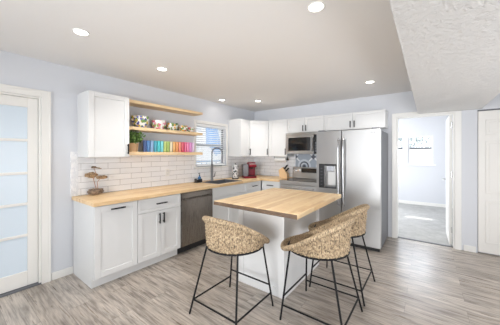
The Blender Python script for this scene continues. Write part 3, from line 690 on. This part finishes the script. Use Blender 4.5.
# ------------------------------------------------------------------ wicker stools (built facing +y at the origin)
def stool_z(phi):           # rim height, phi measured from the front
    z = .720 - .170*math.cos(phi)
    z -= .018*max(0, -math.cos(phi))**4
    return .5*(z + .580 + math.sqrt((z-.580)**2 + .0003))
def make_stool():
    r = thing('bar_stool', (0, 0, 0), 'x', 'stool', 'woven counter stools')
    RB = .250; ZB = .592; OY = .042
    def srf(phi, t, outward):
        zt = stool_z(phi); z = ZB + (zt-ZB)*t
        back = .5 - .5*math.cos(phi)
        RT = .300 - .030*back - .012*math.sin(phi)**2
        R = RB + (RT - RB)*t**.85
        if not outward: R -= .018
        a = PI/2 + phi
        return R, a, z
    def shell(outward, nphi, nt, amp):
        m = MB(); rows = []
        for j in range(nt+1):
            row = []
            for i in range(nphi):
                phi = 2*PI*i/nphi; R, a, z = srf(phi, j/nt, outward)
                colu = phi/(2*PI)*46; fr_ = colu % 1; kc = int(colu)
                h = (math.sin(PI*fr_)**.9) * (.55 + .45*math.sin(2*PI*z/.030 + (kc % 2)*PI + (fr_-.5)*3*(1 if kc % 2 else -1)))
                R += amp*h*(1 if outward else -1)
                row.append(m.bm.verts.new((R*math.cos(a), R*math.sin(a) + OY, z)))
            rows.append(row)
        for A, B in zip(rows, rows[1:]):
            for i in range(nphi): m.bm.faces.new((A[i], A[(i+1) % nphi], B[(i+1) % nphi], B[i]))
        return m
    m = shell(True, 460, 64, .014)
    o = shell(False, 176, 24, -.004)
    tmp = bpy.data.meshes.new('t'); o.bm.to_mesh(tmp); m.bm.from_mesh(tmp); bpy.data.meshes.remove(tmp); o.bm.free()
    m.build('woven_shell', M['wicker'], r, smooth=True)
    # braided rim: two strands winding round the rim line
    mm = MB(); n_ = 420
    for st_ in range(3):
        pts = []
        for i in range(n_):
            phi = 2*PI*i/n_; R, a, z = srf(phi, 1, True); R += .004
            w = 60*phi + st_*2*PI/3; R2 = R + .004 + .011*math.cos(w); z2 = z - .004 + .011*math.sin(w)
            pts.append((R2*math.cos(a), R2*math.sin(a) + OY, z2))
        mm.tube(pts, .014, 7, closed=True)
    mm.build('braided_rim', M['wicker'], r, smooth=True)
    se = MB(); rows = []
    for j in range(26):
        rr = (RB-.008)*j/25; row = []
        for i in range(96):
            a = 2*PI*i/96; zz = .612 + .010*(rr/RB)**2 + .003*math.sin(rr/.011*PI)*math.sin(a*24+rr*40)
            row.append(se.bm.verts.new((rr*math.cos(a), rr*math.sin(a) + OY, zz)))
            if j == 0: break
        rows.append(row)
    for A, B in zip(rows, rows[1:]):
        for i in range(96):
            if len(A) == 1: se.bm.faces.new((A[0], B[i], B[(i+1) % 96]))
            else: se.bm.faces.new((A[i], A[(i+1) % 96], B[(i+1) % 96], B[i]))
    se.lathe([(RB-.008, .622), (RB-.006, .595), (0, .595)], (0, OY, 0), seg=48)
    se.build('seat', M['wicker'], r, smooth='auto')
    ring = [((RB+.008)*math.cos(2*PI*k/48), (RB+.008)*math.sin(2*PI*k/48) + OY, .594) for k in range(48)]
    MB().tube(ring, .0085, 8, closed=True).build('seat_ring', M['black'], r, smooth=True)
    FT, TP = .268, .180
    ft = lambda sx, sy, z: Vector((sx*(FT+(TP-FT)*z/.594), sy*(FT+(TP-FT)*z/.594) + OY*z/.594, z))
    for sx in (-1, 1):
        for sy in (-1, 1):
            MB().tube([ft(sx, sy, .004), ft(sx, sy, .594)], .0085, 10).build('leg', M['black'], r, smooth='auto')
    MB().tube([ft(-1, 1, .20), ft(1, 1, .20)], .0075, 8).build('footrest', M['black'], r, smooth='auto')
    for a, b in ((((-1, -1)), (1, -1)), ((-1, -1), (-1, 1)), ((1, -1), (1, 1))):
        MB().tube([ft(*a, .125), ft(*b, .125)], .0075, 8).build('stretcher', M['black'], r, smooth='auto')
    return r
def copy_tree(o, parent=None):
    c = o.copy(); COL.objects.link(c); c.parent = parent
    for ch in list(o.children): copy_tree(ch, c)
    return c
st0 = make_stool()
SPOTS = [((1.958, 1.625), 0, 'woven seagrass stool at the near end of the island, beside the dishwasher'),
         ((2.640, 2.040), 90, 'woven seagrass stool closest to the viewer on the long side of the island'),
         ((2.640, 2.668), 90, 'woven seagrass stool nearest the fridge, partly behind another stool')]
ST = [st0, copy_tree(st0), copy_tree(st0)]
for o, (xy, rz, lab) in zip(ST, SPOTS):
    o.location = (*xy, 0); o.rotation_euler = (0, 0, math.radians(rz)); o['label'] = lab

# ------------------------------------------------------------------ small things
# bowls
def floral(name, cols, seed):
    m = mat(name, (.9, .9, .88), .2); n = N(m); c = n.coord()
    base = (.86, .85, .81)
    out = base
    for i, cl in enumerate(cols):
        mp = n.n('ShaderNodeMapping'); mp.inputs['Location'].default_value = (seed*1.7+i*3.1, i*2.3, i*1.1); n.l(c, mp.inputs['Vector'])
        vo = n.n('ShaderNodeTexVoronoi'); vo.inputs['Scale'].default_value = 17+3*i; n.l(mp.outputs[0], vo.inputs['Vector'])
        nz = n.noise(mp.outputs[0], 60, 2)
        f = n.math('LESS_THAN', n.math('ADD', vo.outputs['Distance'], n.math('MULTIPLY', nz, .25)), .56 - .03*i)
        out = n.mix(f, out, cl)
    n.col(out); return m
G1, G2 = (.16, .30, .08), (.30, .42, .12)
BOWLS = [(1.745, .122, .160, [G1, (.62, .45, .10), (.10, .10, .35)], 'largest floral bowl, blue and yellow flowers, beside the wall cabinet'),
         (2.035, .108, .135, [G2, (.80, .18, .28), (.78, .35, .45)], 'white bowl with pink flowers, second from the wall cabinet'),
         (2.272, .095, .118, [(.05, .09, .05), (.75, .40, .08), G1], 'bowl with dark green leaves, third from the wall cabinet'),
         (2.474, .082, .100, [(.85, .45, .06), (.70, .15, .10), G1], 'small bowl with orange flowers, fourth from the wall cabinet'),
         (2.640, .068, .084, [(.70, .10, .12), (.80, .35, .30), G1], 'smallest floral bowl with red flowers at the window end')]
for i, (y, R, hh, cols, lab) in enumerate(BOWLS):
    z = 1.784
    prof = [(0, .004), (R*.5, .004), (R*.52, 0), (R*.60, 0), (R*.62, .008), (R*.86, hh*.35), (R*.97, hh*.7), (R, hh), (R*.97, hh), (R*.93, hh*.7), (R*.82, hh*.37), (R*.55, .016), (0, .016)]
    o = MB().lathe(prof, (.128, y, z), 40).build('bowl', floral('floral glaze %s' % 'abcde'[i], cols, i), smooth='auto', loc=(.128, y, z)); tag(o, lab, 'bowl', 'floral bowls on the middle shelf')
# tumblers
TC = [((.02, .05, .22), 'navy blue'), ((.03, .13, .42), 'royal blue'), ((.14, .30, .60), 'light blue'), ((.02, .24, .38), 'dark teal'), ((.02, .45, .52), 'turquoise'), ((.10, .55, .62), 'aqua'),
      ((.45, .58, .10), 'yellow-green'), ((.26, .42, .06), 'leaf green'), ((.80, .62, .38), 'peach'), ((.80, .30, .06), 'orange'), ((.75, .20, .04), 'dark orange'), ((.78, .13, .08), 'orange-red'),
      ((.65, .03, .06), 'deep red'), ((.72, .06, .16), 'crimson'), ((.80, .12, .30), 'pink'), ((.62, .16, .50), 'magenta'), ((.68, .45, .70), 'lilac')]
for i, (cl, nm) in enumerate(TC):
    y = 1.815 + i*(2.69-1.815)/(len(TC)-1); x = .125; R = .0255
    m = mat('tinted glass ' + nm, tuple(min(.95, q**.62*1.1+.03) for q in cl), .08, **{'Transmission Weight': .12, 'IOR': 1.3})
    prof = [(0, 0), (R*.82, 0), (R*.84, .004), (R, .165), (R-.002, .167), (R-.004, .165), (R*.84-.004, .012), (0, .010)]
    o = MB().lathe(prof, (x, y, 1.447), 24).build('tumbler', m, smooth='auto', loc=(x, y, 1.447)); tag(o, nm + ' tumbler in the row of rainbow glasses', 'glass', 'rainbow tumblers on the lowest shelf')
# potted plant
px, py, pz = .135, 1.640, 1.447
pl = thing('potted_plant', (px, py, pz), 'leafy green plant in a small tan pot on the lowest shelf', 'plant')
MB().lathe([(0, 0), (.058, 0), (.072, .115), (.074, .12), (.066, .12), (.063, .10), (0, .10)], (px, py, pz), 28).build('pot', mat('tan pot', (.62, .40, .22), .6), pl, smooth='auto')
lf = MB(); rg_ = random.Random(11); stm = MB()
for k in range(64):
    a = rg_.uniform(0, 2*PI); l_ = rg_.uniform(.08, .20); e_ = rg_.uniform(.3, 1.4)
    tip = Vector((px + math.cos(a)*l_*math.cos(e_)*.9, py + math.sin(a)*l_*math.cos(e_)*1.0, pz+.12+l_*math.sin(e_)*1.1))
    b0 = Vector((px, py, pz+.085)); stm.tube([b0, b0.lerp(tip, .5)+Vector((0, 0, .015)), tip], .0018, 5)
    for q in range(9):
        c_ = b0.lerp(tip, rg_.uniform(.45, 1.05)) + Vector([rg_.uniform(-.018, .018) for _ in range(3)])
        c_.x = min(max(c_.x, .035), .26); c_.z = min(c_.z, 1.708); c_.y = min(max(c_.y, 1.53), 1.775)
        d1_ = Vector([rg_.uniform(-1, 1) for _ in range(3)]).normalized(); d2_ = d1_.cross(Vector((.3, .5, 1))).normalized(); s_ = rg_.uniform(.015, .026)
        up = d1_.cross(d2_)*s_*.25
        v = [lf.bm.verts.new(p_) for p_ in (c_-d1_*s_, c_-d1_*s_*.2+d2_*s_*.55-up, c_+d1_*s_, c_-d1_*s_*.2-d2_*s_*.55-up)]; vc = lf.bm.verts.new(c_+up)
        for i in range(4): lf.bm.faces.new((v[i], v[(i+1) % 4], vc))
m = mat('leaf green', (.12, .26, .06), .45); n = N(m); n.col(n.ramp(n.noise(n.coord(), 45, 2), [(.38, (.06, .16, .04)), (.62, (.28, .46, .13))]))
lf.build('foliage', m, pl); stm.build('stem', mat('stem green', (.15, .25, .07), .6), pl)

# driftwood ornament
ox, oy, oz = .10, 1.225, .914
orn = thing('ornament', (ox, oy, oz), 'small driftwood tree ornament on the counter end', 'ornament')
m = mat('bark', (.3, .2, .13), .85); n = N(m); n.col(n.ramp(n.noise(n.coord(), 60, 4, .7), [(.35, (.09, .06, .045)), (.6, (.36, .26, .18)), (.8, (.55, .46, .36))])); n.bump(n.noise(n.coord(), 70, 3), .8, .006)
MB().blob((ox, oy, oz+.033), .05, (.7, 1.32, .62), 4, .10, 3).build('bark_base', m, orn, smooth=True)
MB().tube([(ox, oy+.01, oz+.05), (ox, oy-.005, oz+.11), (ox, oy-.02, oz+.185)], .003, 6).tube([(ox+.005, oy+.02, oz+.05), (ox+.003, oy+.015, oz+.12), (ox, oy+.045, oz+.16)], .003, 6).tube([(ox, oy-.012, oz+.15), (ox, oy+.005, oz+.21), (ox, oy-.01, oz+.25)], .0025, 6).build('wire_trunk', mat('copper wire', (.45, .25, .18), .45, .5), orn)
m2 = mat('brown fungus', (.42, .27, .14), .8); n = N(m2); n.col(n.ramp(n.noise(n.coord(), 70, 3), [(.35, (.20, .11, .06)), (.65, (.55, .38, .22))]))
MB().blob((ox, oy-.028, oz+.190), .046, (.8, 1.1, .55), 4, .12, 5).build('driftwood_crown', m2, orn, smooth=True)
MB().blob((ox+.004, oy+.055, oz+.163), .036, (.8, 1.3, .46), 4, .14, 8).build('driftwood_crown', m2, orn, smooth=True)
MB().blob((ox, oy-.012, oz+.262), .016, (.9, 1.3, .7), 3, .15, 9).tube([(ox, oy-.01, oz+.262), (ox+.004, oy+.03, oz+.252), (ox+.004, oy+.05, oz+.246)], [.006, .007, .003], 6).build('top_twig', m, orn, smooth=True)

for ch in orn.children: ch.scale = (1.15, 1.38, 1.3)
orn.location.y -= .035

# soap caddy
sx, sy = .135, 2.80
cd_ = thing('sink_caddy', (sx, sy, .914), 'dark sink caddy with brush and bottle beside the sink', 'caddy')
MB().box(sx-.035, sx+.035, sy-.06, sy+.06, .914, .921).box(sx-.035, sx-.031, sy-.06, sy+.06, .921, .985).box(sx+.031, sx+.035, sy-.06, sy+.06, .921, .975).box(sx-.031, sx+.031, sy-.06, sy-.056, .921, .98).box(sx-.031, sx+.031, sy+.056, sy+.06, .921, .98).build('tray', M['blackplastic'], cd_, bevel=.002)
def small(name, mb, m, label, cat, loc, **k): return tag(mb.build(name, m, loc=loc, smooth='auto', **k), label, cat)
bt = thing('soap_bottle', (sx, sy+.028, .922), 'blue soap bottle with a black pump in the sink caddy', 'bottle')
MB().lathe([(0, 0), (.024, 0), (.026, .01), (.026, .085), (.012, .10), (.010, .112), (0, .112)], (sx, sy+.028, .922), 20).build('body', mat('blue soap', (.08, .22, .45), .15), bt, smooth='auto')
MB().lathe([(0, .112), (.012, .112), (.012, .125), (.005, .128), (.005, .150), (.014, .152), (.014, .160), (0, .160)], (sx, sy+.028, .922), 16).tube([(sx, sy+.028, 1.078), (sx+.012, sy-.012, 1.074)], .005, 8).build('pump', M['blackplastic'], bt, smooth='auto')
small('sponge', MB().blob((sx+.004, sy-.030, .952), .03, (.75, .8, 1.0), 3, .05, 2), mat('pale scrubber', (.75, .82, .90), .7), 'pale scrubber in the near end of the sink caddy', 'scrubber', (sx, sy-.03, .922))

# patterned canister
kx, ky = .235, 3.69
cn = thing('canister', (kx, ky, .914), 'tall white canister with a black pattern by the coffee maker', 'canister')
m = mat('black and white print', (.9, .9, .9), .3); n = N(m); c = n.coord((1, 1, .7))
n.col(n.mix(n.math('LESS_THAN', n.noise(c, 34, 2), .48), (.66, .66, .66), (.03, .03, .035)))
MB().lathe([(0, .022), (.062, .022), (.066, .03), (.066, .25), (.058, .275), (.03, .29), (0, .292)], (kx, ky, .914), 28).build('body', m, cn, smooth='auto')
MB().lathe([(0, 0), (.070, 0), (.070, .020), (0, .020)], (kx, ky, .914), 28).build('base', M['blackplastic'], cn)
MB().lathe([(0, .292), (.010, .292), (.014, .305), (.008, .316), (0, .317)], (kx, ky, .914), 16).build('knob', M['blackplastic'], cn, smooth='auto')

# red single-cup coffee maker
cf = thing('coffee_maker', (0, 0, 0), 'red single-cup coffee maker in the counter corner', 'coffee maker')
red = mat('glossy red plastic', (.20, .006, .018), .38, **{'Specular IOR Level': .3})
def rbox(x0, x1, y0, y1, z0, z1, name, m, par, bev): return MB().box(x0, x1, y0, y1, z0, z1).build(name, m, par, bevel=bev)
# built facing -y
rbox(-.168, .105, -.14, .13, 0, .035, 'base', red, cf, .012)
rbox(-.058, .105, .0, .13, .036, .24, 'body', red, cf, .015)
hd = MB(); pr = [(-.13, .225), (.13, .225), (.13, .285), (.08, .325), (-.04, .33), (-.115, .30), (-.135, .26)]
A = [hd.bm.verts.new((-.058, y, z)) for y, z in pr]; B = [hd.bm.verts.new((.105, y, z)) for y, z in pr]
hd.bm.faces.new(A); hd.bm.faces.new(B[::-1])
for i in range(len(pr)): hd.bm.faces.new((A[i], A[(i+1) % 7], B[(i+1) % 7], B[i]))
hd.build('head', red, cf, bevel=.014)
rbox(-.168, -.062, -.10, .13, .036, .292, 'water_tank', mat('smoky grey plastic', (.15, .14, .15), .2), cf, .010)
rbox(-.045, .09, -.13, -.02, .036, .046, 'drip_tray', M['blackplastic'], cf, .003)
MB().tube([(-.045, -.09, .31), (-.045, -.155, .295), (.09, -.155, .295), (.09, -.09, .31)], .009, 8).build('lever', M['handle'], cf, smooth='auto')
MB().lathe([(0, .19), (.03, .19), (.035, .224), (0, .224)], (.025, -.06, 0), 20).build('spout', M['blackplastic'], cf)
cf.location = (.34, 4.06, .914); cf.rotation_euler = (0, 0, math.radians(50))

# knife block
kb = thing('knife_block', (0, 0, 0), 'light wood knife block with black handles beside the range', 'knife block')
prm = MB(); A = [(0, 0), (.16, 0), (.16, .09), (.06, .225), (-.03, .16)]
a1 = [prm.bm.verts.new((x, -.055, z)) for x, z in A]; b1 = [prm.bm.verts.new((x, .055, z)) for x, z in A]
prm.bm.faces.new(a1); prm.bm.faces.new(b1[::-1])
for i in range(5): prm.bm.faces.new((a1[i], a1[(i+1) % 5], b1[(i+1) % 5], b1[i]))
prm.build('block', mat('light beech', (.70, .47, .26), .5), kb, bevel=.003)
kb.location = (.868, 4.44, .914); kb.rotation_euler = (0, 0, math.radians(5))
dv = Vector((.62, 0, .78)).normalized()
for i, (t_, yy, ln) in enumerate(((.25, -.03, .11), (.25, .0, .10), (.25, .03, .11), (.62, -.03, .09), (.62, .0, .09), (.62, .03, .09))):
    p0 = Vector((.06, yy, .225)).lerp(Vector((.16, yy, .09)), t_) - dv*.0
    kn = MB(); kn.tube([p0+dv*.002, p0+dv*.02, p0+dv*ln*.9, p0+dv*ln], [.007, .008, .0095, .007], 8)
    mw_ = Matrix.Translation((.868, 4.44, .914)) @ Matrix.Rotation(math.radians(5), 4, 'Z')
    bmesh.ops.transform(kn.bm, matrix=mw_, verts=kn.bm.verts)
    loc = mw_ @ p0
    o = kn.build('knife', M['blackplastic'], smooth='auto', loc=loc)
    tag(o, 'black-handled knife standing in the light wood knife block', 'knife', 'knives in the wood block')

# paper towel roll under the wall cabinet
ph = thing('paper_towel_holder', (.83, 4.50, ZC), 'white paper towel roll on a rail under the wall cabinet', 'paper towel')
MB().lathe([(.019, 0), (.052, 0), (.052, .27), (.019, .27), (.019, 0)], (.70, 4.50, ZC-.062), 28, 'x').build('roll', mat('white paper', (.85, .85, .84), .9), ph, smooth='auto')
MB().tube([(.67, 4.5, ZC-.062), (1.005, 4.5, ZC-.062)], .006, 8).tube([(.672, 4.5, ZC-.062), (.672, 4.5, ZC)], .005, 8).tube([(.995, 4.5, ZC-.062), (.995, 4.5, ZC)], .005, 8).lathe([(0, 0), (.022, 0), (.022, .012), (0, .012)], (1.0, 4.5, ZC-.062), 20, 'x').build('bracket', M['black'], ph, smooth='auto')

# ------------------------------------------------------------------ outside the windows
struct(MB().box(-14, -.16, -4, 16, -.4, -.3).build('ground_outside', mat('pale gravel ground', (.55, .55, .52), .9)), 'pale ground outside the kitchen window', 'ground')
struct(MB().box(-.1, 10, 8.25, 30, -.4, -.3).build('ground_behind', mat('pale concrete ground', (.75, .75, .72), .9)), 'ground outside the bedroom window', 'ground')
struct(MB().box(BX0, BX1, BYF+.1, 8.75, 2.03, 2.18).build('sun_blocker', M['trim']), 'added slab blocking sun above the bedroom window', 'sun blocker')  # unseen slab, added to keep sun off the upper sash
nh = thing('neighbor_house', (-8, 10, -.3), 'white sided neighbor house seen through the kitchen blind', 'house')
MB().box(-10, -6.2, 3, 17, -.3, 2.9).build('wall', mat('white siding', (.82, .83, .85), .7), nh)
MB().box(-10.4, -5.8, 2.6, 17.4, 2.9, 3.05).build('roof', mat('grey shingles', (.55, .57, .6), .9), nh)
ss = thing('shade_sail', (-4.6, 7.5, 1.4), 'blue shade cloth hanging outside the kitchen window', 'shade cloth')
sb = MB(); pf = [(7.35, 2.66), (8.0, 2.74), (8.2, 2.1), (8.45, 1.5), (7.95, 1.35), (7.6, 1.72), (7.35, 1.80)]
a1 = [sb.bm.verts.new((-4.62, y, z)) for y, z in pf]; b1 = [sb.bm.verts.new((-4.58, y, z)) for y, z in pf]
sb.bm.faces.new(a1); sb.bm.faces.new(b1[::-1])
for i in range(7): sb.bm.faces.new((a1[i], a1[(i+1) % 7], b1[(i+1) % 7], b1[i]))
sb.build('cloth', mat('blue cloth', (.20, .36, .62), .8), ss)
MB().tube([(-4.6, 7.1, -.3), (-4.6, 7.1, 2.7)], .025, 8).tube([(-4.6, 8.5, -.3), (-4.6, 8.5, 2.7)], .025, 8).tube([(-4.6, 7.1, 2.7), (-4.6, 8.5, 2.78)], .015, 8).build('post', mat('white post', (.8, .8, .8), .5), ss)
rl = thing('deck_railing', (-1.6, 4.6, -.3), 'thin blue-grey deck railing outside the kitchen window', 'railing')
bm_ = mat('blue-grey painted metal', (.25, .38, .55), .5)
MB().tube([(-1.6, 3.6, 1.22), (-1.6, 5.6, 1.22)], .022, 8).tube([(-1.6, 3.6, .2), (-1.6, 5.6, .2)], .02, 8).build('rail', bm_, rl)
for k in range(11): MB().tube([(-1.6, 3.65+k*.19, -.3 if k % 5 == 0 else .2), (-1.6, 3.65+k*.19, 1.22)], .013, 8).build('baluster', bm_, rl)
def tree(x, y, h, lab, seed):
    t_ = thing('tree', (x, y, -.3), lab, 'tree', 'trees outside the bedroom')
    MB().tube([(x, y, -.3), (x+.05, y, h*.5), (x, y, h*.8)], [.14, .11, .06], 10).build('trunk', mat('tree bark', (.25, .2, .16), .9), t_, smooth=True)
    lf = MB(); rg = random.Random(seed)
    for k in range(1500):
        d_ = Vector((rg.gauss(0, 1), rg.gauss(0, 1), rg.gauss(0, 1))).normalized() * (rg.random()**.4)
        c_ = Vector((x + d_.x*2.0, y + d_.y*1.3, h*.78 + d_.z*1.0)); a_ = Vector((rg.uniform(-1, 1), rg.uniform(-1, 1), rg.uniform(-1, 1))).normalized(); b3 = a_.cross(Vector((.2, .4, .9))).normalized()
        s_ = rg.uniform(.06, .11); v = [lf.bm.verts.new(q) for q in (c_-a_*s_, c_+b3*s_*.5, c_+a_*s_, c_-b3*s_*.5)]; lf.bm.faces.new(v)
    lf.build('crown', mat('tree leaves', (.36, .42, .44), .7), t_)
tree(2.25, 17.5, 3.5, 'leafy tree outside the bedroom window', 1)
